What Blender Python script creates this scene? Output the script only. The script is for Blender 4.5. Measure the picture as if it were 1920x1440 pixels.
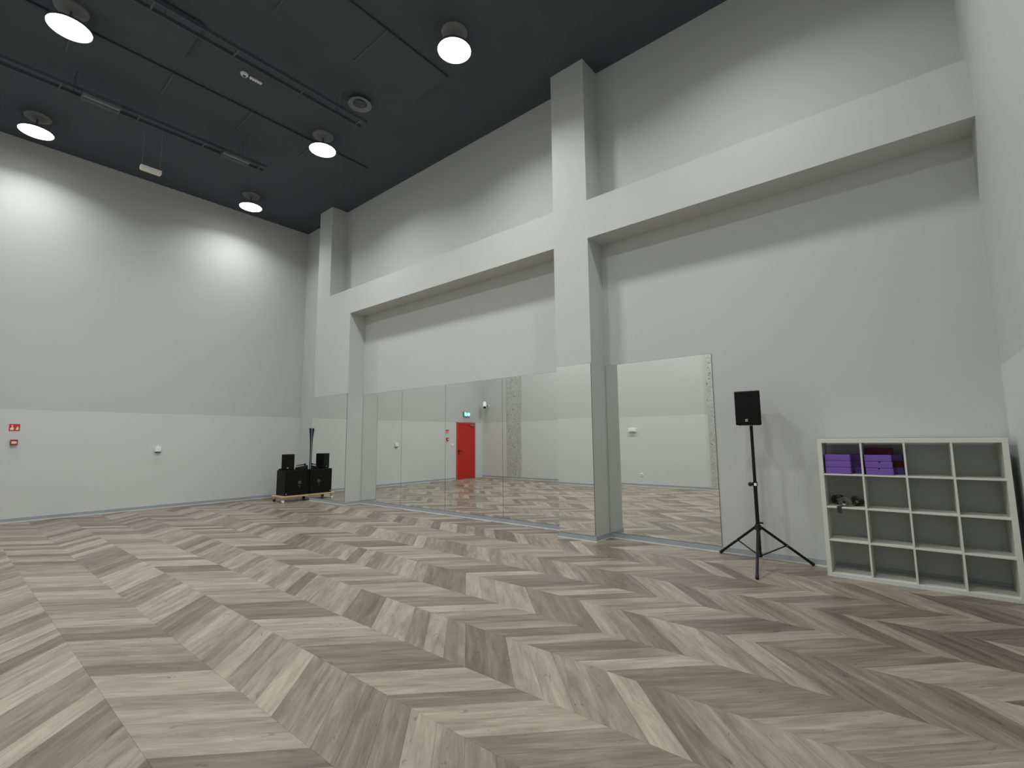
import bpy, bmesh, math, random
from mathutils import Vector, Matrix

# ------------------------------------------------------------------ clear
for o in list(bpy.data.objects):
    bpy.data.objects.remove(o, do_unlink=True)
SC = bpy.context.scene
COL = SC.collection
random.seed(7)

# ------------------------------------------------------------------ camera
CAM = Vector((-0.7512, -6.7325, 1.4988))
YAW, PITCH, ROLL, FPX = 0.6912, 0.1159, -0.0096, 894.68
_f = Vector((-math.sin(YAW)*math.cos(PITCH), math.cos(YAW)*math.cos(PITCH), math.sin(PITCH)))
_r = Vector((math.cos(YAW), math.sin(YAW), 0)); _u = _r.cross(_f)
_r2 = _r*math.cos(ROLL)+_u*math.sin(ROLL); _u2 = -_r*math.sin(ROLL)+_u*math.cos(ROLL)
cam_d = bpy.data.cameras.new('camera'); cam = bpy.data.objects.new('camera', cam_d); COL.objects.link(cam)
cam_d.sensor_width = 36; cam_d.lens = FPX*36/1920; cam_d.clip_start = .05; cam_d.clip_end = 100
M = Matrix.Identity(4)
for i in range(3):
    M[i][0] = _r2[i]; M[i][1] = _u2[i]; M[i][2] = -_f[i]; M[i][3] = CAM[i]
cam.matrix_world = M
SC.camera = cam

# ------------------------------------------------------------------ world / exposure
w = bpy.data.worlds.new('world'); SC.world = w; w.use_nodes = True
w.node_tree.nodes['Background'].inputs[0].default_value = (0.02, 0.021, 0.022, 1)
w.node_tree.nodes['Background'].inputs[1].default_value = 0.3
SC.view_settings.view_transform = 'Standard'; SC.view_settings.look = 'None'
SC.view_settings.gamma = 1; SC.view_settings.use_curve_mapping = False
SC.view_settings.exposure = 0.0
LAMP_POWER = 71.0
LAMP_COLOR = (0.985, 1.0, 0.985)

# ------------------------------------------------------------------ materials
def new_mat(name):
    m = bpy.data.materials.new(name); m.use_nodes = True
    return m, m.node_tree.nodes, m.node_tree.links, m.node_tree.nodes['Principled BSDF']

def plain(name, col, rough=.5, metal=0., noise=.06, nscale=6., bump=0., bscale=200., spec=.5, emit=None, estr=0.):
    m, n, l, b = new_mat(name)
    tc = n.new('ShaderNodeTexCoord')
    nz = n.new('ShaderNodeTexNoise'); nz.inputs['Scale'].default_value = nscale; nz.inputs['Detail'].default_value = 4
    l.new(tc.outputs['Object'], nz.inputs['Vector'])
    mx = n.new('ShaderNodeMix'); mx.data_type = 'RGBA'
    mx.inputs[6].default_value = (*[c*(1-noise) for c in col], 1)
    mx.inputs[7].default_value = (*[min(1, c*(1+noise)) for c in col], 1)
    l.new(nz.outputs['Fac'], mx.inputs[0]); l.new(mx.outputs[2], b.inputs['Base Color'])
    b.inputs['Roughness'].default_value = rough; b.inputs['Metallic'].default_value = metal
    b.inputs['Specular IOR Level'].default_value = spec
    if bump:
        bz = n.new('ShaderNodeTexNoise'); bz.inputs['Scale'].default_value = bscale
        l.new(tc.outputs['Object'], bz.inputs['Vector'])
        bp = n.new('ShaderNodeBump'); bp.inputs['Strength'].default_value = bump; bp.inputs['Distance'].default_value = .002
        l.new(bz.outputs['Fac'], bp.inputs['Height']); l.new(bp.outputs['Normal'], b.inputs['Normal'])
    if emit:
        b.inputs['Emission Color'].default_value = (*emit, 1); b.inputs['Emission Strength'].default_value = estr
    return m

def wall_paint(name, upper, lower=None, zsplit=2.18, rough=.62):
    """rolled wall paint; where lower is given the dado below zsplit carries the lighter paint"""
    m, n, l, b = new_mat(name)
    tc = n.new('ShaderNodeTexCoord')
    nz = n.new('ShaderNodeTexNoise'); nz.inputs['Scale'].default_value = .8; nz.inputs['Detail'].default_value = 5
    l.new(tc.outputs['Object'], nz.inputs['Vector'])
    def tone(c):
        mx = n.new('ShaderNodeMix'); mx.data_type = 'RGBA'
        mx.inputs[6].default_value = (*[k*.97 for k in c], 1); mx.inputs[7].default_value = (*[k*1.03 for k in c], 1)
        l.new(nz.outputs['Fac'], mx.inputs[0]); return mx.outputs[2]
    if lower:
        sp = n.new('ShaderNodeSeparateXYZ'); l.new(tc.outputs['Object'], sp.inputs[0])
        gt = n.new('ShaderNodeMath'); gt.operation = 'GREATER_THAN'; gt.inputs[1].default_value = zsplit
        l.new(sp.outputs['Z'], gt.inputs[0])
        mm = n.new('ShaderNodeMix'); mm.data_type = 'RGBA'
        l.new(gt.outputs[0], mm.inputs[0]); l.new(tone(lower), mm.inputs[6]); l.new(tone(upper), mm.inputs[7])
        l.new(mm.outputs[2], b.inputs['Base Color'])
    else:
        l.new(tone(upper), b.inputs['Base Color'])
    b.inputs['Roughness'].default_value = rough; b.inputs['Specular IOR Level'].default_value = .3
    bz = n.new('ShaderNodeTexNoise'); bz.inputs['Scale'].default_value = 260; bz.inputs['Detail'].default_value = 2
    l.new(tc.outputs['Object'], bz.inputs['Vector'])
    bp = n.new('ShaderNodeBump'); bp.inputs['Strength'].default_value = .12; bp.inputs['Distance'].default_value = .001
    l.new(bz.outputs['Fac'], bp.inputs['Height']); l.new(bp.outputs['Normal'], b.inputs['Normal'])
    return m

def wood_plank(name, source):
    """weathered grey-brown vinyl plank; tone and grain seeded per plank by the 'shade' attribute"""
    m, n, l, b = new_mat(name)
    at = n.new('ShaderNodeAttribute'); at.attribute_type = source; at.attribute_name = 'shade'
    uv = n.new('ShaderNodeUVMap'); uv.uv_map = 'UVMap'
    sep = n.new('ShaderNodeSeparateXYZ'); l.new(uv.outputs[0], sep.inputs[0])
    seed = n.new('ShaderNodeMath'); seed.operation = 'MULTIPLY'; seed.inputs[1].default_value = 173.0
    l.new(at.outputs['Fac'], seed.inputs[0])
    def grain(su, sv, detail, dist=0.):
        a = n.new('ShaderNodeMath'); a.operation = 'MULTIPLY'; a.inputs[1].default_value = su; l.new(sep.outputs[0], a.inputs[0])
        c = n.new('ShaderNodeMath'); c.operation = 'MULTIPLY'; c.inputs[1].default_value = sv; l.new(sep.outputs[1], c.inputs[0])
        cb = n.new('ShaderNodeCombineXYZ'); l.new(a.outputs[0], cb.inputs[0]); l.new(c.outputs[0], cb.inputs[1]); l.new(seed.outputs[0], cb.inputs[2])
        t = n.new('ShaderNodeTexNoise'); t.inputs['Scale'].default_value = 1; t.inputs['Detail'].default_value = detail
        t.inputs['Roughness'].default_value = .6; t.inputs['Distortion'].default_value = dist
        l.new(cb.outputs[0], t.inputs['Vector']); return t.outputs['Fac']
    g1 = grain(2.2, 16, 5, .5)      # broad streaks
    g2 = grain(6, 90, 6, .2)        # fine grain
    g3 = grain(9, 22, 3, 1.2)       # knots and blotches
    # tone = plank tone + streaks
    pw = n.new('ShaderNodeMath'); pw.operation = 'MULTIPLY_ADD'; pw.inputs[1].default_value = .70; pw.inputs[2].default_value = -.12
    l.new(at.outputs['Fac'], pw.inputs[0])
    m1 = n.new('ShaderNodeMath'); m1.operation = 'MULTIPLY_ADD'; m1.inputs[1].default_value = 1.05; l.new(g1, m1.inputs[0])
    off = n.new('ShaderNodeMath'); off.operation = 'SUBTRACT'; off.inputs[1].default_value = .32; l.new(pw.outputs[0], off.inputs[0])
    l.new(off.outputs[0], m1.inputs[2])
    m2 = n.new('ShaderNodeMath'); m2.operation = 'MULTIPLY_ADD'; m2.inputs[1].default_value = .42; l.new(g2, m2.inputs[0])
    o2 = n.new('ShaderNodeMath'); o2.operation = 'SUBTRACT'; o2.inputs[1].default_value = .21; l.new(m1.outputs[0], o2.inputs[0])
    l.new(o2.outputs[0], m2.inputs[2])
    rp = n.new('ShaderNodeValToRGB'); e = rp.color_ramp.elements
    e[0].position = 0; e[0].color = (0.116, 0.095, 0.072, 1)
    e[1].position = 1; e[1].color = (0.512, 0.462, 0.386, 1)
    x = e.new(.35); x.color = (0.216, 0.182, 0.143, 1)
    x = e.new(.68); x.color = (0.352, 0.310, 0.251, 1)
    l.new(m2.outputs[0], rp.inputs[0])
    kn = n.new('ShaderNodeValToRGB'); kn.color_ramp.elements[0].position = .22; kn.color_ramp.elements[0].color = (.42, .38, .35, 1)
    kn.color_ramp.elements[1].position = .36; kn.color_ramp.elements[1].color = (1, 1, 1, 1)
    l.new(g3, kn.inputs[0])
    mu = n.new('ShaderNodeMix'); mu.data_type = 'RGBA'; mu.blend_type = 'MULTIPLY'; mu.inputs[0].default_value = 1
    l.new(rp.outputs[0], mu.inputs[6]); l.new(kn.outputs[0], mu.inputs[7]); l.new(mu.outputs[2], b.inputs['Base Color'])
    ro = n.new('ShaderNodeMath'); ro.operation = 'MULTIPLY_ADD'; ro.inputs[1].default_value = .2; ro.inputs[2].default_value = .24
    l.new(g2, ro.inputs[0]); l.new(ro.outputs[0], b.inputs['Roughness'])
    b.inputs['Specular IOR Level'].default_value = .35
    bp = n.new('ShaderNodeBump'); bp.inputs['Strength'].default_value = .15; bp.inputs['Distance'].default_value = .0008
    l.new(g2, bp.inputs['Height']); l.new(bp.outputs['Normal'], b.inputs['Normal'])
    return m

def concrete_mat():
    m, n, l, b = new_mat('bare_concrete')
    tc = n.new('ShaderNodeTexCoord')
    v = n.new('ShaderNodeTexVoronoi'); v.inputs['Scale'].default_value = 8; v.inputs['Randomness'].default_value = 1
    l.new(tc.outputs['Object'], v.inputs['Vector'])
    r = n.new('ShaderNodeValToRGB'); r.color_ramp.elements[0].position = .10; r.color_ramp.elements[0].color = (.20, .20, .19, 1)
    r.color_ramp.elements[1].position = .17; r.color_ramp.elements[1].color = (1, 1, 1, 1); l.new(v.outputs['Distance'], r.inputs[0])
    z = n.new('ShaderNodeTexNoise'); z.inputs['Scale'].default_value = 22; z.inputs['Detail'].default_value = 8; l.new(tc.outputs['Object'], z.inputs['Vector'])
    r2 = n.new('ShaderNodeValToRGB'); r2.color_ramp.elements[0].position = .35; r2.color_ramp.elements[0].color = (.40, .405, .39, 1)
    r2.color_ramp.elements[1].position = .65; r2.color_ramp.elements[1].color = (.56, .565, .545, 1); l.new(z.outputs['Fac'], r2.inputs[0])
    mu = n.new('ShaderNodeMix'); mu.data_type = 'RGBA'; mu.blend_type = 'MULTIPLY'; mu.inputs[0].default_value = 1
    l.new(r2.outputs[0], mu.inputs[6]); l.new(r.outputs[0], mu.inputs[7]); l.new(mu.outputs[2], b.inputs['Base Color'])
    b.inputs['Roughness'].default_value = .85
    return m

UP = (.56, .572, .562); LOW = (.65, .67, .66)
MAT = {
 'wall': wall_paint('grey_wall_paint', UP),
 'wall2': wall_paint('grey_wall_paint_with_dado', UP, LOW),
 'ceiling': plain('charcoal_ceiling_paint', (.078, .092, .100), .8, noise=.12, nscale=1.5, spec=.2),
 'ceil_metal': plain('charcoal_painted_metal', (.074, .086, .094), .6, noise=.1),
 'ceil_grey': plain('grey_painted_metal', (.21, .215, .22), .6),
 'plank': wood_plank('grey_oak_vinyl', 'OBJECT'),
 'plank_geo': wood_plank('grey_oak_vinyl_far', 'GEOMETRY'),
 'subfloor': plain('dark_floor_joint', (.05, .042, .036), .8),
 'base': plain('grey_vinyl_baseboard', (.37, .405, .425), .45),
 'white_line': plain('white_sealant', (.72, .72, .68), .5),
 'concrete': concrete_mat(),
 'mirror': plain('silvered_mirror', (.925, .95, .925), .0, 1., noise=.0),
 'mirror_edge': plain('mirror_dark_edge', (.035, .045, .042), .4),
 'shelf': plain('white_melamine', (.70, .71, .66), .45, noise=.02),
 'purple': plain('purple_foam', (.19, .095, .42), .75, noise=.05, nscale=30, bump=.3, bscale=300),
 'burgundy': plain('burgundy_foam', (.16, .028, .035), .75, noise=.05, nscale=30, bump=.3, bscale=300),
 'black_fabric': plain('dark_webbing', (.03, .03, .028), .8, noise=.2, nscale=40, bump=.4, bscale=400),
 'grey_web': plain('grey_webbing', (.16, .155, .14), .8, noise=.15, nscale=40),
 'black_paint': plain('black_textured_paint', (.006, .006, .0065), .6, noise=.1, bump=.2, bscale=500, spec=.25),
 'grille': plain('black_metal_grille', (.004, .004, .0045), .6, noise=.2, nscale=120, bump=.3, bscale=700, spec=.2),
 'black_metal': plain('black_powder_coat', (.005, .005, .006), .4, noise=.1, spec=.35),
 'rubber': plain('black_rubber', (.01, .01, .01), .7),
 'white_plastic': plain('white_plastic', (.88, .89, .88), .4, noise=.02),
 'grey_badge': plain('grey_badge', (.45, .45, .44), .4),
 'dolly': plain('varnished_pine', (.60, .42, .23), .45, noise=.12, nscale=14),
 'chrome': plain('zinc_plated_steel', (.55, .56, .57), .3, 1.),
 'red_door': plain('red_door_enamel', (.55, .022, .012), .33, noise=.05),
 'red_frame': plain('red_frame_enamel', (.62, .075, .06), .4, noise=.05),
 'red_sign': plain('red_sign', (.62, .035, .02), .45),
 'red_box': plain('red_plastic', (.40, .02, .02), .35),
 'sign_white': plain('sign_white', (.85, .80, .70), .5),
 'exit_green': plain('lit_green_sign', (.02, .35, .25), .4, emit=(.04, .58, .50), estr=.9),
 'exit_white': plain('lit_white_symbol', (.8, .9, .85), .4, emit=(.72, 1, .97), estr=2.2),
 'blue_pole': plain('dark_blue_lacquer', (.004, .014, .024), .5, spec=.2),
 'lens': plain('lit_opal_lens', (.9, .9, .9), .4, noise=0, emit=(1, .99, .96), estr=14),
 'grey_dark': plain('dark_grey_plastic', (.05, .05, .052), .5),
}

# ------------------------------------------------------------------ mesh helpers
def link(name, me, mat=None, parent=None):
    o = bpy.data.objects.new(name, me); COL.objects.link(o)
    if mat is not None and me is not None:
        me.materials.clear(); me.materials.append(MAT[mat])
    if parent is not None: o.parent = parent
    return o

def bm_obj(name, bm, mat, parent=None, smooth=False):
    me = bpy.data.meshes.new(name); bmesh.ops.recalc_face_normals(bm, faces=bm.faces)
    bm.to_mesh(me); bm.free()
    if smooth:
        for p in me.polygons: p.use_smooth = True
        try: me.set_sharp_from_angle(angle=math.radians(40))
        except Exception: pass
    return link(name, me, mat, parent)

def add_box(bm, x0, x1, y0, y1, z0, z1, bevel=0., seg=1):
    r = bmesh.ops.create_cube(bm, size=1)
    vs = r['verts']
    for v in vs:
        v.co = Vector(((x0+x1)/2+v.co.x*(x1-x0), (y0+y1)/2+v.co.y*(y1-y0), (z0+z1)/2+v.co.z*(z1-z0)))
    if bevel:
        es = list({e for v in vs for e in v.link_edges})
        bmesh.ops.bevel(bm, geom=es, offset=bevel, segments=seg, affect='EDGES', profile=.6)

def box(name, b, mat, parent=None, bevel=0., seg=1):
    bm = bmesh.new(); add_box(bm, *b, bevel=bevel, seg=seg)
    return bm_obj(name, bm, mat, parent)

def add_tube(bm, p, q, r0, r1=None, seg=14):
    p, q = Vector(p), Vector(q); r1 = r0 if r1 is None else r1
    d = q-p; rot = d.to_track_quat('Z', 'Y').to_matrix().to_4x4()
    bmesh.ops.create_cone(bm, cap_ends=True, segments=seg, radius1=r0, radius2=r1, depth=d.length,
                          matrix=Matrix.Translation((p+q)/2) @ rot)

def tube(name, p, q, r0, mat, parent=None, r1=None, seg=14):
    bm = bmesh.new(); add_tube(bm, p, q, r0, r1, seg); return bm_obj(name, bm, mat, parent, True)

def lathe(name, prof, mat, parent=None, seg=40, loc=(0, 0, 0), axis=None):
    """closed surface of revolution about Z from (r, z) pairs"""
    bm = bmesh.new(); rings = []
    for r, z in prof:
        if r < 1e-6: rings.append([bm.verts.new((0, 0, z))])
        else: rings.append([bm.verts.new((r*math.cos(2*math.pi*k/seg), r*math.sin(2*math.pi*k/seg), z)) for k in range(seg)])
    for a, b in zip(rings, rings[1:]):
        for k in range(seg):
            j = (k+1) % seg
            if len(a) == 1 and len(b) == 1: continue
            if len(a) == 1: bm.faces.new((a[0], b[k], b[j]))
            elif len(b) == 1: bm.faces.new((a[k], a[j], b[0]))
            else: bm.faces.new((a[k], a[j], b[j], b[k]))
    if axis is not None:
        bmesh.ops.transform(bm, matrix=Vector(axis).to_track_quat('Z', 'Y').to_matrix().to_4x4(), verts=bm.verts)
    bmesh.ops.translate(bm, vec=loc, verts=bm.verts)
    return bm_obj(name, bm, mat, parent, True)

def prism(name, poly, origin, ux, uy, thick, mat, parent=None):
    """polygon given in (ux, uy) axes, extruded along ux x uy by thick"""
    o, ux, uy = Vector(origin), Vector(ux), Vector(uy); nn = ux.cross(uy)*thick
    bm = bmesh.new()
    a = [bm.verts.new(o+ux*x+uy*y) for x, y in poly]; b = [bm.verts.new(o+ux*x+uy*y+nn) for x, y in poly]
    bm.faces.new(a[::-1]); bm.faces.new(b)
    for i in range(len(a)):
        j = (i+1) % len(a); bm.faces.new((a[i], a[j], b[j], b[i]))
    return bm_obj(name, bm, mat, parent)

def empty(name, loc=(0, 0, 0), rz=0.):
    o = bpy.data.objects.new(name, None); COL.objects.link(o); o.location = loc; o.rotation_euler.z = rz
    o.empty_display_size = .05
    return o

def tag(o, label, cat, group=None):
    o['label'] = label; o['category'] = cat
    if group: o['group'] = group
    return o

def struct(o, label=None, cat=None):
    o['kind'] = 'structure'
    if label: o['label'] = label
    if cat: o['category'] = cat
    return o

def copy_tree(o, parent=None):
    c = o.copy(); COL.objects.link(c); c.parent = parent
    for ch in list(o.children): copy_tree(ch, c)
    return c

# ------------------------------------------------------------------ room dimensions (metres)
L, H, F = -14.245, 7.712, -7.66          # left wall x, ceiling z, front wall y; back wall y = 0, right wall x = 0
D = .4345                                # pillar depth
P1l, P1r, P1u = -12.727, -11.101, -12.101
P2l, P2r = -5.036, -4.397
BT, BB, MT, MB = 5.254, 4.628, 2.647, .081

# ------------------------------------------------------------------ floor: chevron planks
floor = struct(box('floor', (L, 0, F, 0, -.12, -.0052), 'subfloor'), 'grey oak chevron plank floor of the hall', 'floor')
PX, PY, A0, Y0 = .2145, .535, -2.827, -4.885
GAP = .0004

def clip(poly, ax, val, keep_less):
    out = []
    for i in range(len(poly)):
        p, q = poly[i], poly[(i+1) % len(poly)]
        ip = (p[ax] <= val) if keep_less else (p[ax] >= val); iq = (q[ax] <= val) if keep_less else (q[ax] >= val)
        if ip: out.append(p)
        if ip != iq:
            t = (val-p[ax])/(q[ax]-p[ax]); out.append((p[0]+(q[0]-p[0])*t, p[1]+(q[1]-p[1])*t))
    return out

def project(p):
    d = Vector(p)-CAM; z = d.dot(_f)
    if z < .15: return None
    return (960+FPX*d.dot(_r2)/z, 720-FPX*d.dot(_u2)/z)

def visible_area(poly):
    pts = [project((x, y, 0)) for x, y in poly]
    if any(p is None for p in pts): 
        return 0
    for ax, val, less in ((0, 0, False), (0, 1920, True), (1, 0, False), (1, 1440, True)):
        pts = clip(pts, ax, val, less)
        if len(pts) < 3: return 0
    return abs(sum(pts[i][0]*pts[(i+1) % len(pts)][1]-pts[(i+1) % len(pts)][0]*pts[i][1] for i in range(len(pts))))/2

planks = []
rng = random.Random(21)
for k in range(-7, 11):
    ya = Y0+PY*k; even = k % 2 == 0
    x_base = A0 if even else A0+PY                  # joint phase on the lower seam of this strip
    s = 1 if even else -1                           # lean of the planks in this strip
    n0 = int((L-1-x_base)/PX)-1; n1 = int((1.2-x_base)/PX)+1
    for i in range(n0, n1):
        x = x_base+PX*i
        gx = GAP*1.41
        poly = [(x+gx, ya+GAP), (x+PX-gx, ya+GAP), (x+PX-gx+s*(PY-2*GAP), ya+PY-GAP), (x+gx+s*(PY-2*GAP), ya+PY-GAP)]
        full = poly
        for ax, val, less in ((0, L, False), (0, 0, True), (1, F, False), (1, 0, True)):
            poly = clip(poly, ax, val, less)
            if len(poly) < 3: break
        if len(poly) < 3: continue
        a = abs(sum(poly[j][0]*poly[(j+1) % len(poly)][1]-poly[(j+1) % len(poly)][0]*poly[j][1] for j in range(len(poly))))/2
        if a < .0008: continue
        clipped = len(poly) != 4 or any(abs(p[0]-q[0])+abs(p[1]-q[1]) > 1e-6 for p, q in zip(poly, full))
        tone = rng.choice((.1, .22, .34, .46, .56, .64, .72, .82))+rng.uniform(-.05, .05)
        planks.append([visible_area(poly), poly, s, (x, ya), clipped, max(0, min(1, tone))])

def plank_geo(poly, s, org):
    """top and sides of one plank: verts, faces, uv per vertex (along, across)"""
    n = len(poly); vs = [(x, y, 0.) for x, y in poly]+[(x, y, -.005) for x, y in poly]
    fs = [list(range(n))]+[[i, i+n, (i+1) % n+n, (i+1) % n] for i in range(n)]
    d = Vector((s, 1)).normalized(); c = Vector((d.y, -d.x))
    uv = [((x-org[0])*d.x+(y-org[1])*d.y, (x-org[0])*c.x+(y-org[1])*c.y) for x, y in poly]*2
    return vs, fs, uv

def fill_uv(me, uv):
    ul = me.uv_layers.new(name='UVMap')
    for lp in me.loops: ul.data[lp.index].uv = uv[lp.vertex_index]

planks.sort(key=lambda t: -t[0])
shared = {}
for area, poly, s, org, clipped, tone in planks[:300]:
    if clipped or s not in shared:
        rel = [(x-org[0], y-org[1]) for x, y in poly]
        vs, fs, uv = plank_geo(rel, s, (0, 0))
        me = bpy.data.meshes.new('plank'); me.from_pydata(vs, [], fs); fill_uv(me, uv); me.materials.append(MAT['plank'])
        if not clipped: shared[s] = me
    else:
        me = shared[s]
    o = bpy.data.objects.new('plank', me); COL.objects.link(o); o.parent = floor; o.location = (org[0], org[1], 0); o['shade'] = tone
V, Fc, UVs, T = [], [], [], []
for area, poly, s, org, clipped, tone in planks[300:]:
    vs, fs, uv = plank_geo(poly, s, org); b0 = len(V)
    V += vs; Fc += [[i+b0 for i in f] for f in fs]; UVs += uv; T += [tone]*len(vs)
me = bpy.data.meshes.new('plank_field'); me.from_pydata(V, [], Fc); fill_uv(me, UVs)
at = me.attributes.new('shade', 'FLOAT', 'POINT'); at.data.foreach_set('value', T)
o = link('plank_field', me, 'plank_geo', floor); o['kind'] = 'stuff'

# ------------------------------------------------------------------ shell
struct(box('ceiling', (L, 0, F, 0, H, H+.2), 'ceiling'), 'dark charcoal painted ceiling', 'ceiling')
wb = struct(box('wall_back', (L-.25, .25, 0, .25, -.12, H+.2), 'wall'), 'grey mirror wall with pillars and a deep beam', 'wall')
box('pillar', (P1l, P1r, -D, 0, 0, BT), 'wall', wb)
box('pillar_upper', (P1l, P1u, -D, 0, BT, H), 'wall', wb)
box('pillar', (P2l, P2r, -D, 0, 0, H), 'wall', wb)
box('beam', (P1r, P2l, -D, 0, BB, BT), 'wall', wb)
box('beam', (P2r, 0, -D, 0, BB, BT), 'wall', wb)
struct(box('wall_left', (L-.25, L, F, 0, -.12, H+.2), 'wall2'), 'grey left wall with lighter painted dado', 'wall')
struct(box('wall_right', (0, .25, F, 0, -.12, H+.2), 'wall2'), 'grey right wall beside the white shelf', 'wall')
wf = struct(box('wall_front', (L-.25, .25, F-.25, F, -.12, H+.2), 'wall2'), 'grey wall with bare concrete pillars, seen in the mirrors', 'wall')
for x0, x1 in ((-12.86, -12.21), (-5.23, -4.58)):
    box('concrete_pillar', (x0, x1, F, F+.05, 0, H), 'concrete', wf)

def run_offset(pts, t):
    """offset of an axis-aligned polyline to its right-hand side by t"""
    ds = [(Vector(b)-Vector(a)).normalized() for a, b in zip(pts, pts[1:])]
    ns = [Vector((d.y, -d.x)) for d in ds]; out = []
    for i, p in enumerate(pts):
        if i == 0: v = ns[0]
        elif i == len(pts)-1: v = ns[-1]
        elif abs(ns[i-1].dot(ns[i])) > .99: v = ns[i]
        else: v = ns[i-1]+ns[i]
        out.append(Vector(p)+v*t)
    return out

def strip(name, pts, t, z0, z1, mat, parent=None, off=0.):
    a = run_offset(pts, off); b = run_offset(pts, off+t); bm = bmesh.new(); n = len(pts)
    g = [[bm.verts.new((p.x, p.y, z)) for p in s] for s, z in ((a, z0), (b, z0), (b, z1), (a, z1))]
    for i in range(n-1):
        for q in range(4):
            r = (q+1) % 4; bm.faces.new((g[q][i], g[q][i+1], g[r][i+1], g[r][i]))
    bm.faces.new([g[q][0] for q in range(4)]); bm.faces.new([g[q][n-1] for q in range(4)][::-1])
    return bm_obj(name, bm, mat, parent)

runs = {
 'back': [(L, 0), (P1l, 0), (P1l, -D), (P1r, -D), (P1r, 0), (P2l, 0), (P2l, -D), (P2r, -D), (P2r, 0), (0, 0)],
 'left': [(L, -6.15), (L, 0)],
 'right': [(0, 0), (0, F)],
 'front': [(0, F), (-4.58, F), (-4.58, F+.05), (-5.23, F+.05), (-5.23, F), (-12.21, F), (-12.21, F+.05), (-12.86, F+.05), (-12.86, F), (L, F)],
}
for nme, pts in runs.items():
    b = struct(strip('baseboard_'+nme, pts, .012, 0, .078, 'base'), 'grey vinyl baseboard along the %s wall' % nme, 'baseboard')
    strip('sealant_strip', pts, .007, 0, .014, 'white_line', b, off=.012)

# ------------------------------------------------------------------ red door in the left wall (seen in the mirror)
door = struct(empty('door_1', (L, -6.70, 0)), 'red steel door beside the corner, seen in the mirror', 'door')
y0, y1 = -7.21, -6.19
def rel(o): o.location = -Vector(door.location); return o
rel(box('frame', (L, L+.035, y0, y0+.05, 0, 2.19), 'red_frame', door)); rel(box('frame', (L, L+.035, y1-.05, y1, 0, 2.19), 'red_frame', door))
rel(box('frame', (L, L+.035, y0+.05, y1-.05, 2.14, 2.19), 'red_frame', door))
leaf = rel(box('door_leaf', (L+.002, L+.026, y0+.053, y1-.053, .008, 2.137), 'red_door', door))
def relc(o): return o
relc(box('handle_plate', (L+.026, L+.034, -6.315, -6.275, .93, 1.15), 'black_metal', leaf, .003))
bm = bmesh.new(); add_tube(bm, (L+.034, -6.295, 1.08), (L+.075, -6.295, 1.08), .010); add_tube(bm, (L+.072, -6.29, 1.08), (L+.072, -6.42, 1.08), .010)
relc(bm_obj('handle_lever', bm, 'black_metal', leaf, True))
for z in (.25, 1.85): relc(tube('hinge', (L+.035, y0+.052, z), (L+.035, y0+.052, z+.16), .014, 'red_frame', leaf))
relc(box('door_closer', (L+.026, L+.075, -7.13, -6.90, 2.05, 2.115), 'ceil_grey', leaf, .004))

# ------------------------------------------------------------------ mirrors
def mirror(x0, x1, yw, label):
    e = empty('mirror_panel', ((x0+x1)/2, yw, MB)); tag(e, label, 'mirror', 'wall mirror panels')
    w2 = (x1-x0)/2; h = MT-MB
    box('mirror_backing', (-w2, w2, -.007, -.0005, 0, h), 'mirror_edge', e)
    box('mirror_glass', (-w2+.002, w2-.002, -.0105, -.007, .003, h-.002), 'mirror', e)
xs = [P1r+.012, -9.55, -8.105, -6.55, P2l-.006]
nm = ['mirror panel in the wide bay, next to the far pillar by the speakers', 'mirror panel in the wide bay, second from the far pillar',
      'mirror panel in the wide bay showing the red door', 'mirror panel in the wide bay, next to the near pillar']
for i in range(4): mirror(xs[i]+.0012, xs[i+1]-.0012, 0, nm[i])
mirror(P2r+.013, -2.763, 0, 'single mirror panel on the wall beside the tripod loudspeaker')
mirror(P1l+.004, P1r-.004, -D, 'mirror panel on the far pillar face, reflecting the stacked speakers')
mirror(P2l+.004, P2r-.004, -D, 'narrow mirror panel on the near pillar face')

# ------------------------------------------------------------------ ceiling lamps
def make_lamp():
    e = empty('pendant_lamp')
    # origin at the lens plane
    hc = H-LZ
    lathe('ceiling_canopy', [(0, hc), (.20, hc), (.195, hc-.02), (.16, hc-.045), (.05, hc-.05), (0, hc-.05)], 'ceil_grey', e)
    tube('stem', (0, 0, .115), (0, 0, hc-.048), .014, 'ceil_metal', e)
    hs = lathe('housing', [(0, .12), (.05, .12), (.07, .10), (.09, .06), (.20, .045), (.262, .03), (.262, .0), (.252, .0), (.252, .012), (0, .012)], 'ceil_metal', e)
    bm = bmesh.new()
    for k in range(16):
        a = 2*math.pi*k/16
        r = bmesh.ops.create_cube(bm, size=1)
        bmesh.ops.transform(bm, matrix=Matrix.Rotation(a, 4, 'Z') @ Matrix.Translation((.12, 0, .065)) @ Matrix.Diagonal((.10, .006, .05, 1)), verts=r['verts'])
    bm_obj('cooling_fins', bm, 'ceil_metal', hs)
    lathe('lens', [(0, .011), (.250, .011), (.249, .004), (.21, -.014), (.13, -.026), (0, -.03)], 'lens', e)
    return e
LZ = 7.40
lamp = make_lamp()
spots = [(-13.13, -2.08, 'lit pendant lamp nearest the left wall, at the mirror-wall end'), (-9.51, -2.14, 'lit pendant lamp in the middle of the row along the mirror wall'),
         (-5.63, -2.14, 'lit pendant lamp nearest the near pillar, high at the top centre'), (-13.10, -5.96, 'lit pendant lamp low at the left picture edge, by the left wall'),
         (-9.54, -5.97, 'large lit pendant lamp in the top left corner'), (-5.63, -5.97, 'lit pendant lamp of the room-side row, second from the right wall'),
         (-2.05, -2.12, 'lit pendant lamp above the white shelf, nearest the right wall'), (-2.05, -5.97, 'lit pendant lamp of the room-side row, nearest the right wall')]
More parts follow.
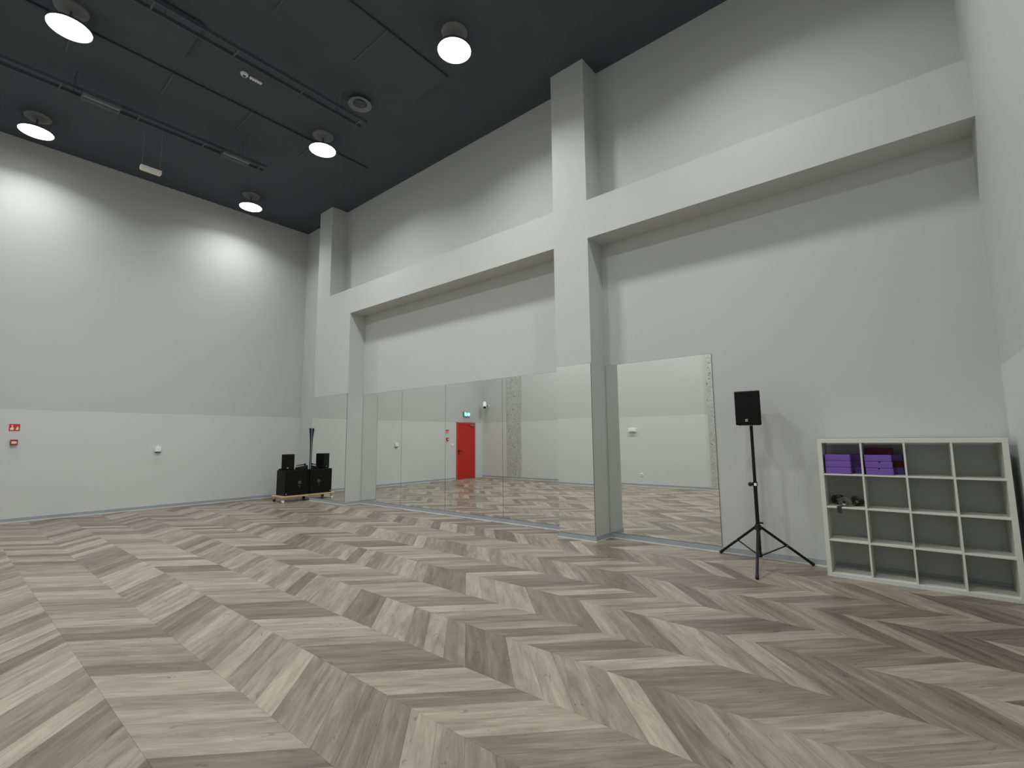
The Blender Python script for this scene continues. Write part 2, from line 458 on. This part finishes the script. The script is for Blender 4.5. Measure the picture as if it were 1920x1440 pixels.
lamps = [lamp]+[copy_tree(lamp) for _ in spots[1:]]
for i, (x, y, lb) in enumerate(spots):
    o = lamps[i]
    o.location = (x, y, LZ); tag(o, lb, 'lamp', 'round pendant lamps')
    ld = bpy.data.lights.new('lamp_light', 'AREA'); ld.shape = 'DISK'; ld.size = .47
    ld.energy = LAMP_POWER*(.50, .84, .90, .58, 1.4, 1.35, .70, .95)[i]
    ld.color = LAMP_COLOR; ld.spread = math.radians(146)
    lo = bpy.data.objects.new('lamp_light', ld); COL.objects.link(lo); lo.parent = o; lo.location = (0, 0, -.035)

# ------------------------------------------------------------------ ceiling services
def duct(b, label):
    x0, x1, ya, yb, z0, z1 = b
    e = tag(empty('air_duct', ((x0+x1)/2, yb, z1)), label, 'duct')
    bm = bmesh.new(); add_box(bm, x0, x1, ya, yb, z0, z1, .01); o = bm_obj('duct_body', bm, 'ceiling', e); o.location = -e.location
    y = yb-1.25
    while y > ya+.3:
        bm = bmesh.new(); add_box(bm, x0-.012, x1+.012, y-.015, y+.015, z0-.012, z1-.002); c = bm_obj('duct_flange', bm, 'ceil_metal', e); c.location = -e.location
        y -= 1.25
duct((-10.50, -9.80, F+.01, -.9, 7.672, H-.004), 'shallow charcoal air duct under the ceiling between the lamp rows')
duct((-9.25, -8.36, F+.01, -4.65, 7.655, H-.004), 'short charcoal duct box ending near the smoke detector')
duct((-7.24, -6.35, F+.01, -1.6, 7.672, H-.004), 'shallow charcoal air duct near the mirror wall lamps')

def tray(x0, x1, ya, yb, z, label):
    e = tag(empty('cable_tray', ((x0+x1)/2, yb, z)), label, 'cable tray', 'ceiling cable trays')
    def add(nm, b):
        o = box(nm, b, 'ceil_metal', e); o.location = -e.location
    add('side_rail', (x0-.008, x0+.008, ya, yb, z, z+.06)); add('side_rail', (x1-.008, x1+.008, ya, yb, z, z+.06))
    y = yb-.12
    while y > ya:
        add('rung', (x0+.008, x1-.008, y-.012, y+.012, z+.005, z+.03)); y -= 1.05
    y = yb-.5
    while y > ya:
        for xx in (x0, x1): add('hanger_rod', (xx-.005, xx+.005, y-.005, y+.005, z+.06, H)); 
        y -= 2.6
tray(-8.28, -8.08, F+.02, -2.05, 7.38, 'dark ladder cable tray between the smoke detector and the round diffuser')
tray(-11.20, -11.00, F+.02, -2.6, 7.38, 'dark ladder cable tray above the hanging emergency light')
def junction(x, y, label):
    e = tag(empty('ceiling_fitting', (x, y, 7.30)), label, 'fitting', 'black boxes on the cable tray')
    box('body', (-.13, .13, -.26, .26, .0, .075), 'ceil_metal', e, .008)
    for xx in (-.075, .02): box('slot_frame', (xx, xx+.055, -.24, .24, -.006, 0), 'ceil_grey' if xx > 0 else 'ceil_metal', e)
junction(-11.0, -5.36, 'black slotted box under the tray near the large lamp')
junction(-11.0, -3.22, 'black slotted box under the tray near the mirror-wall lamps')

# round diffuser
e = tag(empty('round_diffuser', (-8.03, -2.235, H)), 'round grey ceiling diffuser with dark centre beside the cable tray', 'diffuser')
lathe('outer_cone', [(0, 0), (.12, 0), (.12, -.04), (.205, -.075), (.21, -.085), (.20, -.09), (.125, -.06), (.115, -.03), (0, -.03)], 'ceil_grey', e)
lathe('inner_cone', [(0, -.031), (.05, -.031), (.10, -.07), (.095, -.075), (.04, -.05), (0, -.05)], 'ceil_metal', e)

# smoke detector and white strip on a rail
e = tag(empty('smoke_detector', (-8.95, -3.87, H)), 'small round white smoke detector on the dark ceiling', 'detector')
lathe('base', [(0, 0), (.06, 0), (.06, -.018), (0, -.018)], 'white_plastic', e)
lathe('sensor_head', [(.0, -.018), (.052, -.018), (.046, -.04), (.03, -.044), (.03, -.036), (0, -.036)], 'white_plastic', e)
lathe('sensor_core', [(.0, -.036), (.026, -.036), (.024, -.05), (0, -.05)], 'grey_dark', e)
e = tag(empty('strip_lamp', (-8.945, -3.685, H)), 'short white ribbed strip fitting next to the smoke detector', 'fitting')
box('strip_base', (-.022, .022, -.10, .10, -.02, 0), 'white_plastic', e, .003)
for k in range(5): box('rib', (-.026, .026, -.09+.04*k, -.07+.04*k, -.034, -.02), 'white_plastic', e, .002)

# emergency light on wires
e = tag(empty('emergency_light', (-11.5, -4.50, 6.64)), 'white rectangular emergency light hanging on two wires', 'light')
box('housing', (-.05, .05, -.165, .165, 0, .075), 'white_plastic', e, .006)
box('diffuser', (-.043, .043, -.155, .155, -.012, 0), 'sign_white', e, .004)
for s in (-1, 1): tube('wire', (0, s*.14, .075), (0, s*.14, H-6.64), .004, 'ceil_grey', e, seg=6)

# ------------------------------------------------------------------ left wall fittings
UY, UZ = Vector((0, 1, 0)), Vector((0, 0, 1))      # drawn on the wall, seen facing -x: right is +y
def fire_sign():
    e = tag(empty('fire_alarm_sign', (L, -5.728, 1.828)), 'red square fire alarm sign with white hand and flame symbols', 'sign')
    box('sign_plate', (0, .006, -.075, .075, -.066, .066), 'red_sign', e)
    o = (.006, 0, 0)
    circ = lambda cx, cy, r, n=14, sx=1: [(cx+sx*r*math.cos(2*math.pi*k/n), cy+r*math.sin(2*math.pi*k/n)) for k in range(n)]
    prism('push_button_symbol', circ(-.032, .033, .013), o, UY, UZ, .0015, 'sign_white', e)
    prism('hand_symbol', [(-.058, -.05), (-.012, -.05), (-.008, -.012), (-.020, .002), (-.026, .016), (-.036, .016), (-.044, .0), (-.058, -.010)], o, UY, UZ, .0015, 'sign_white', e)
    prism('flame_symbol', [(.020, -.05), (.056, -.05), (.060, -.025), (.054, .012), (.047, -.008), (.042, .030), (.030, -.004), (.022, -.016)], o, UY, UZ, .0015, 'sign_white', e)
fire_sign()
e = tag(empty('fire_call_point', (L, -5.717, 1.54)), 'small red manual fire call point under the fire sign', 'alarm')
box('case', (0, .055, -.052, .052, -.052, .052), 'red_box', e, .006, 2)
box('press_plate', (.055, .059, -.036, .036, -.03, .018), 'sign_white', e, .001)
box('hinged_cover', (.055, .066, -.045, .045, .024, .045), 'red_box', e, .003)
e = tag(empty('wall_sensor', (L, -3.375, 1.352)), 'small white box sensor alone on the left wall', 'sensor')
box('case', (0, .06, -.058, .058, -.055, .055), 'white_plastic', e, .008, 2)
box('lower_lid', (0, .052, -.05, .05, -.075, -.057), 'grey_dark', e, .006)
tube('cable_nipple', (.03, 0, .055), (.03, 0, .085), .014, 'white_plastic', e)
e = tag(empty('light_switch', (L, -5.985, 1.322)), 'white double light switch beside the red door', 'switch')
box('switch_frame', (0, .010, -.075, .075, -.04, .04), 'white_plastic', e, .003)
for s in (-1, 1): box('rocker', (.010, .016, s*.035-.03, s*.035+.03, -.03, .03), 'white_plastic', e, .002)
e = tag(empty('exit_sign', (L, -6.725, 2.51)), 'lit green emergency exit sign with running figure above the red door', 'sign')
box('sign_case', (0, .05, -.175, .175, -.09, .09), 'grey_dark', e, .004)
box('lit_panel', (.05, .056, -.170, .170, -.085, .085), 'exit_green', e)
o = (.056, 0, 0)
prism('running_figure', [(.03, -.07), (.055, -.07), (.075, -.03), (.10, -.05), (.125, -.045), (.098, -.008), (.105, .02), (.13, .005), (.14, .02), (.10, .045), (.06, .04), (.035, .01), (.05, .0), (.068, .018), (.06, -.02)], o, UY, UZ, .002, 'exit_white', e)
prism('figure_head', [(.112+.014*math.cos(k*.6), .062+.014*math.sin(k*.6)) for k in range(10)], o, UY, UZ, .002, 'exit_white', e)
prism('arrow_symbol', [(-.155, 0), (-.085, .072), (-.085, .034), (-.01, .034), (-.01, -.034), (-.085, -.034), (-.085, -.072)], o, UY, UZ, .002, 'exit_white', e)

# ------------------------------------------------------------------ front wall fittings (seen in the mirrors)
e = tag(empty('wall_camera', (-13.90, F, 2.86)), 'white cylindrical wall camera on a short arm near the room corner', 'camera')
lathe('wall_plate', [(0, 0), (.05, 0), (.05, .02), (0, .02)], 'white_plastic', e, axis=(0, 1, 0))
tube('arm', (0, .02, 0), (0, .16, .02), .018, 'grey_dark', e)
hd = lathe('camera_body', [(0, -.16), (.06, -.16), (.078, -.13), (.078, .14), (.068, .155), (0, .155)], 'white_plastic', e, axis=(.50, .52, -.69), loc=(-.02, .21, .04))
lathe('lens_cap', [(0, .155), (.056, .155), (.056, .161), (0, .161)], 'grey_dark', e, axis=(.50, .52, -.69), loc=(-.02, .21, .04))
def socket(x, z, label):
    e = tag(empty('wall_socket', (x, F, z)), label, 'socket', 'sockets on the front wall')
    box('socket_frame', (-.042, .042, 0, .010, -.042, .042), 'white_plastic', e, .003)
    lathe('socket_insert', [(0, .010), (.021, .010), (.021, .013), (.017, .011), (0, .0105)], 'grey_badge', e, axis=(0, 1, 0))
socket(-11.85, .345, 'white wall socket near the concrete pillar in the wide mirror bay')
socket(-7.355, .36, 'white wall socket low on the wall, shown in the single mirror')
e = tag(empty('wall_unit', (-7.62, F, 1.755)), 'white rectangular wall box with rounded corners, shown in the single mirror', 'box')
box('case', (-.13, .13, 0, .05, -.055, .055), 'white_plastic', e, .01, 2)
box('front_strip', (-.11, .11, .05, .053, -.035, -.02), 'grey_badge', e)

# ------------------------------------------------------------------ cube shelf
SX0, SX1, SY0, SY1, SH = -1.5583, -.0600, -.419, -.0215, 1.47
TO, TI = .042, .017
shelf = tag(empty('cube_shelf', ((SX0+SX1)/2, (SY0+SY1)/2, 0)), 'white open cube shelf unit with sixteen compartments by the right wall', 'shelf')
def spart(nm, b, bev=.0015):
    o = box(nm, b, 'shelf', shelf, bev); o.location = -shelf.location; return o
spart('top_panel', (SX0, SX1, SY0, SY1, SH-TO, SH)); spart('bottom_panel', (SX0, SX1, SY0, SY1, 0, TO))
spart('side_panel', (SX0, SX0+TO, SY0, SY1, TO, SH-TO)); spart('side_panel', (SX1-TO, SX1, SY0, SY1, TO, SH-TO))
CW = (SX1-SX0-2*TO-3*TI)/4; CH = (SH-2*TO-3*TI)/4
cellx = lambda c: SX0+TO+c*(CW+TI)
cellz = lambda r: TO+r*(CH+TI)                    # r counted from the bottom
for c in range(1, 4): spart('divider', (cellx(c)-TI, cellx(c), SY0+.002, SY1, TO, SH-TO), .001)
for r in range(1, 4):
    for c in range(4): spart('shelf_board', (cellx(c), cellx(c)+CW, SY0+.002, SY1, cellz(r)-TI, cellz(r)), .001)

# ------------------------------------------------------------------ yoga blocks
BW, BD, BH = .230, .145, .069
def block(x, y, z, mat, label, rz=0., notch=None):
    bm = bmesh.new(); add_box(bm, -BW/2, BW/2, -BD/2, BD/2, 0, BH-.001, .007, 2)
    if notch is not None:       # a nick worn into the upper front edge
        bmesh.ops.bisect_plane(bm, geom=bm.verts[:]+bm.edges[:]+bm.faces[:], plane_co=(notch-.012, 0, 0), plane_no=(1, 0, 0))
        bmesh.ops.bisect_plane(bm, geom=bm.verts[:]+bm.edges[:]+bm.faces[:], plane_co=(notch, 0, 0), plane_no=(1, 0, 0))
        bmesh.ops.bisect_plane(bm, geom=bm.verts[:]+bm.edges[:]+bm.faces[:], plane_co=(notch+.012, 0, 0), plane_no=(1, 0, 0))
        for v in bm.verts:
            if abs(v.co.x-notch) < .001 and v.co.z > BH*.8 and v.co.y < -BD/2+.03: v.co.z -= .012; v.co.y += .004
    o = bm_obj('yoga_block', bm, mat); o.location = (x, y, z); o.rotation_euler.z = rz
    return tag(o, label, 'yoga block', 'foam yoga blocks on the shelf')
rownm = ['bottom', 'middle', 'top']
yf, yb = SY0+.02+BD/2, SY1-.012-BD/2
z0 = cellz(3)+.001
for k in range(3):
    block(cellx(0)+.017+BW/2, yf+.002*k, z0+BH*k, 'purple', 'purple foam yoga block, %s of the front stack in the corner compartment' % rownm[k], .01*(k-1))
    block(cellx(0)+CW-.012-BW/2, yb, z0+BH*k, 'purple', 'shaded purple yoga block, %s of the rear stack in the corner compartment' % rownm[k])
    block(cellx(1)+.014+BW/2+.003*(1-k), yf+.002*k, z0+BH*k, 'purple', 'purple foam yoga block, %s of the front stack in the second compartment' % rownm[k], .008*(1-k), notch=(.0, .012, None)[k])
    block(cellx(1)+CW-.012-BW/2, yb, z0+BH*k, ('purple', 'burgundy', 'purple')[k], ('shaded purple yoga block at the bottom of the rear stack, second compartment', 'burgundy yoga block between purple ones in the rear stack', 'shaded purple yoga block under the burgundy one, rear of second compartment')[k])
block(cellx(1)+.020+BW/2, yb, z0+BH*3, 'burgundy', 'dark burgundy yoga block on top of the rear stack, second compartment')

# ------------------------------------------------------------------ straps in the compartment below
def coil(name, loc, r, w, turns, axis_dir, mat, label, tail=False, sx=1.):
    """strap rolled up into a loose spiral"""
    bm = bmesh.new(); n = int(turns*22); th = .0025; ring = []
    for i in range(n+1):
        a = 2*math.pi*turns*i/n; rr = r*(.32+.68*i/n)+.003*math.sin(a*3.1)
        row = []
        for (dr, dw) in ((-th, -w/2), (th, -w/2), (th, w/2), (-th, w/2)):
            row.append(bm.verts.new((sx*(rr+dr)*math.cos(a), dw, (rr+dr)*math.sin(a))))
        ring.append(row)
    for p, q in zip(ring, ring[1:]):
        for k in range(4): bm.faces.new((p[k], p[(k+1) % 4], q[(k+1) % 4], q[k]))
    bm.faces.new(ring[0]); bm.faces.new(ring[-1][::-1])
    e = tag(empty(name, loc), label, 'strap', 'coiled straps on the shelf')
    e.rotation_euler.z = axis_dir
    zmin = min(v.co.z for v in bm.verts); bmesh.ops.translate(bm, vec=(0, 0, -zmin), verts=bm.verts)
    bm_obj('webbing', bm, mat, e, False)
    return e
zs = cellz(2)
e1 = coil('coiled_strap', (cellx(0)+.085, SY0+.25, zs+.001), .054, .05, 3.2, .5, 'black_fabric', 'dark coiled strap at the outer side of the second-row compartment', sx=1.35)
e2 = coil('coiled_strap', (cellx(0)+.165, SY0+.075, zs+.001), .052, .045, 3.6, -.35, 'grey_web', 'grey coiled strap with a light edge, middle of the pile under the purple blocks', sx=1.1)
e3 = coil('coiled_strap', (cellx(0)+.262, SY0+.19, zs+.001), .052, .05, 3.4, .25, 'black_fabric', 'dark coiled strap next to the divider, under the purple blocks', sx=1.2)
bz = box('buckle', (-.014, .014, -.034, -.027, .012, .03), 'grey_badge', e2, .002)
# strap whose end hangs over the board edge
e = tag(empty('loose_strap', (cellx(0)+.115, SY0, zs)), 'dark loose strap with its end hanging over the board edge', 'strap')
pth = [(.05, .10, .0035), (.02, .05, .0035), (.0, .012, .0035), (.0, -.001, .0032), (.0, -.0045, -.006), (.0, -.0045, -.035), (.002, -.0045, -.062)]
bm = bmesh.new(); prev = None
for i, p in enumerate(pth):
    nrm = Vector((0, 0, 1)) if i < 3 else (Vector((0, -.7, .7)) if i == 3 else Vector((0, -1, 0)))
    row = [bm.verts.new(Vector(p)+Vector((s*.02, 0, 0))+nrm*t) for s, t in ((-1, -.0022), (1, -.0022), (1, .0022), (-1, .0022))]
    if prev:
        for k in range(4): bm.faces.new((prev[k], prev[(k+1) % 4], row[(k+1) % 4], row[k]))
    else: bm.faces.new(row)
    prev = row
bm.faces.new(prev[::-1]); bm_obj('webbing', bm, 'black_fabric', e)

# ------------------------------------------------------------------ loudspeaker on tripod
PXc, PYc = -2.230, -.385
st = tag(empty('speaker_stand', (PXc, PYc, 0)), 'black tripod speaker stand in front of the grey wall', 'stand')
feet = [(-2.775+.0, -.050), (-1.735, -.050), (-2.118, -1.045)]
tube('lower_tube', (0, 0, .10), (0, 0, .95), .0215, 'black_metal', st, seg=20)
tube('upper_tube', (0, 0, .95), (0, 0, 1.640), .0180, 'black_metal', st, seg=20)
cl = tube('clamp_collar', (0, 0, .915), (0, 0, .965), .0270, 'black_metal', st, seg=20)
bm = bmesh.new(); bmesh.ops.create_uvsphere(bm, u_segments=12, v_segments=8, radius=.026); bmesh.ops.translate(bm, vec=(-.050, -.008, .938), verts=bm.verts)
bm_obj('clamp_knob', bm, 'rubber', cl, True)
box('white_label', (-.006, .022, -.0285, -.022, .922, .954), 'white_plastic', cl)
hub = lathe('leg_hub', [(0, .405), (.034, .405), (.036, .42), (.036, .455), (.028, .47), (0, .47)], 'black_metal', st, seg=20)
tube('hub_knob', (.018, -.0, .49), (.06, 0, .49), .012, 'rubber', hub)
tube('brace_collar', (0, 0, .095), (0, 0, .135), .029, 'black_metal', st, seg=20)
for fx, fy in feet:
    v = Vector((fx-PXc, fy-PYc, 0)); u = v.normalized()
    a = u*.036+Vector((0, 0, .435)); b = v-u*.01+Vector((0, 0, .022))
    lg = tube('leg', a, b, .0155, 'black_metal', st, seg=12)
    tube('rubber_foot', b+(a-b).normalized()*.03, v+Vector((0, 0, .013)), .0185, 'rubber', lg, seg=12)
    m_ = a.lerp(b, .5); tube('brace', u*.028+Vector((0, 0, .115)), m_, .0085, 'black_metal', st, seg=10)
    tube('brace_bolt', m_+Vector((-u.y, u.x, 0))*.017, m_-Vector((-u.y, u.x, 0))*.017, .006, 'chrome', lg, seg=8)

def speaker_box(e, wf_, wb_, d, h, badge=True, bev=.012, mat='black_paint'):
    """cabinet tapering to the back, front grille facing local -y, origin at the base centre"""
    bm = bmesh.new()
    vs = [bm.verts.new(p) for p in ((-wf_/2, -d/2, 0), (wf_/2, -d/2, 0), (wb_/2, d/2, 0), (-wb_/2, d/2, 0),
                                    (-wf_/2, -d/2, h), (wf_/2, -d/2, h), (wb_/2, d/2, h), (-wb_/2, d/2, h))]
    for f in ((3, 2, 1, 0), (4, 5, 6, 7), (0, 1, 5, 4), (1, 2, 6, 5), (2, 3, 7, 6), (3, 0, 4, 7)): bm.faces.new([vs[i] for i in f])
    bmesh.ops.bevel(bm, geom=bm.edges[:], offset=bev, segments=2, affect='EDGES', profile=.6)
    bm_obj('cabinet', bm, mat, e)
    g = box('front_grille', (-wf_/2+.012, wf_/2-.012, -d/2-.006, -d/2-.0005, .014, h-.014), 'grille', e, .003)
    return g
sp = tag(empty('loudspeaker', (PXc-.006, PYc-.015, 1.645), math.radians(5)), 'black loudspeaker with square grey badge on the tripod stand', 'speaker')
g = speaker_box(sp, .283, .205, .255, .408)
bd = box('badge', (-.032, -.002, -.137, -.1335, .040, .070), 'grey_badge', g, .001)
for k in range(3): box('badge_mark', (-.028+.009*k, -.022+.009*k, -.1378, -.137, .050, .060), 'grey_dark', bd)
for sx in (-1, 1): tube('foot', (sx*.10, -.09, .001), (sx*.10, -.09, -.006), .010, 'rubber', sp)

# ------------------------------------------------------------------ speaker stack on the dolly
dl = tag(empty('furniture_dolly', (-13.02, -.72, 0)), 'pale wooden dolly on casters under the subwoofer', 'dolly')
bm = bmesh.new(); add_box(bm, -.285, .275, -.43, .45, .115, .160, .012, 2); bm_obj('platform', bm, 'dolly', dl)
for i, (cx, cy) in enumerate(((-.24, -.375), (.225, -.375), (-.24, .39), (.225, .39))):
    c = box('caster_fork', (cx-.026, cx+.026, cy-.03, cy+.03, .055, .115), 'chrome', dl, .004)
    tube('caster_wheel', (cx-.02, cy, .034), (cx+.02, cy, .034), .034, 'grey_dark' if i % 2 == 0 else 'white_plastic', c, seg=18)
sub = tag(empty('subwoofer', (-13.0, -.70, .161)), 'big black subwoofer cabinet on the wooden dolly in the corner', 'speaker')
sub.rotation_euler.z = math.pi/2                    # grille faces +x
g = speaker_box(sub, .74, .74, .465, .622, bev=.010)
# round emblem in the grille centre
lathe('emblem', [(0, -.004), (.045, -.004), (.048, 0), (.042, .004), (0, .004)], 'grey_dark', g, axis=(0, -1, 0), loc=(0, -.2405, .31))
for k, hw in enumerate((.036, .024)):
    prism('emblem_arc', [(-hw, 0), (0, -.012), (hw, 0), (0, -.005)], (0, -.2385, .235-.028*k), (1, 0, 0), (0, 0, 1), .0025, 'ceil_grey', g)
box('badge', (-.345, -.325, -.2415, -.2385, .03, .055), 'grey_badge', g)
s2 = tag(empty('small_loudspeaker', (-12.985, -.90, .785), math.radians(58)), 'small black loudspeaker standing on top of the subwoofer', 'speaker')
g = speaker_box(s2, .30, .22, .24, .395, bev=.010)
box('badge', (-.012, .014, -.1295, -.126, .042, .068), 'grey_badge', g)
mx = tag(empty('audio_mixer', (-12.93, -.585, .785), math.radians(72)), 'black tilted audio mixer lying behind the small loudspeaker', 'mixer')
bm = bmesh.new(); add_box(bm, -.14, .14, -.10, .10, 0, .05, .006)
for v in bm.verts:
    if v.co.z > .03: v.co.z += (v.co.x+.14)*.20
bm_obj('case', bm, 'black_paint', mx)
for k in range(4): tube('knob', (-.09+.05*k, -.04, .055+.01*k), (-.09+.05*k, -.04, .075+.01*k), .010, 'grey_badge', mx, seg=10)
mc = tag(empty('microphone', (-12.875, -.60, .886), math.radians(70)), 'black handheld microphone resting on the mixer', 'microphone')
tube('handle', (-.14, 0, .0), (.05, 0, .026), .010, 'black_metal', mc, r1=.014)
bm = bmesh.new(); bmesh.ops.create_uvsphere(bm, u_segments=14, v_segments=10, radius=.027); bmesh.ops.translate(bm, vec=(.068, 0, .029), verts=bm.verts)
bm_obj('grille_head', bm, 'grille', mc, True)
pl = tag(empty('leaning_pole', (-12.742, -.485, .785)), 'dark blue pole, wide at its top, standing at the mirror edge behind the speakers', 'pole')
bm = bmesh.new(); rows = []
for z, wd in ((0, .008), (.5, .010), (.75, .014), (.92, .022), (1.00, .028), (1.055, .030)):
    rows.append([bm.verts.new((x*.010, .034-wd+y*wd, z)) for x, y in ((-1, -1), (1, -1), (1, 1), (-1, 1))])
for p, q in zip(rows, rows[1:]):
    for k in range(4): bm.faces.new((p[k], p[(k+1) % 4], q[(k+1) % 4], q[k]))
bm.faces.new(rows[0][::-1]); bm.faces.new(rows[-1]); bm_obj('shaft', bm, 'blue_pole', pl)
tube('peg', (0, -.02, 1.00), (-.02, -.10, 1.003), .010, 'grey_badge', pl)
cb = tag(empty('cable_bundle', (-13.17, -1.00, .784)), 'small coiled cable with white plug on the subwoofer edge', 'cable')
bm = bmesh.new()
for ring in range(3):
    n = 20; R_ = .055-.006*ring
    for k in range(n):
        a, b = 2*math.pi*k/n, 2*math.pi*(k+1)/n
        add_tube(bm, (R_*math.cos(a), R_*math.sin(a), .007+.011*ring), (R_*math.cos(b), R_*math.sin(b), .007+.011*ring), .006, seg=6)
bm_obj('coil', bm, 'black_metal', cb)
box('plug', (-.03, .02, -.055, -.02, .034, .058), 'white_plastic', cb, .005)
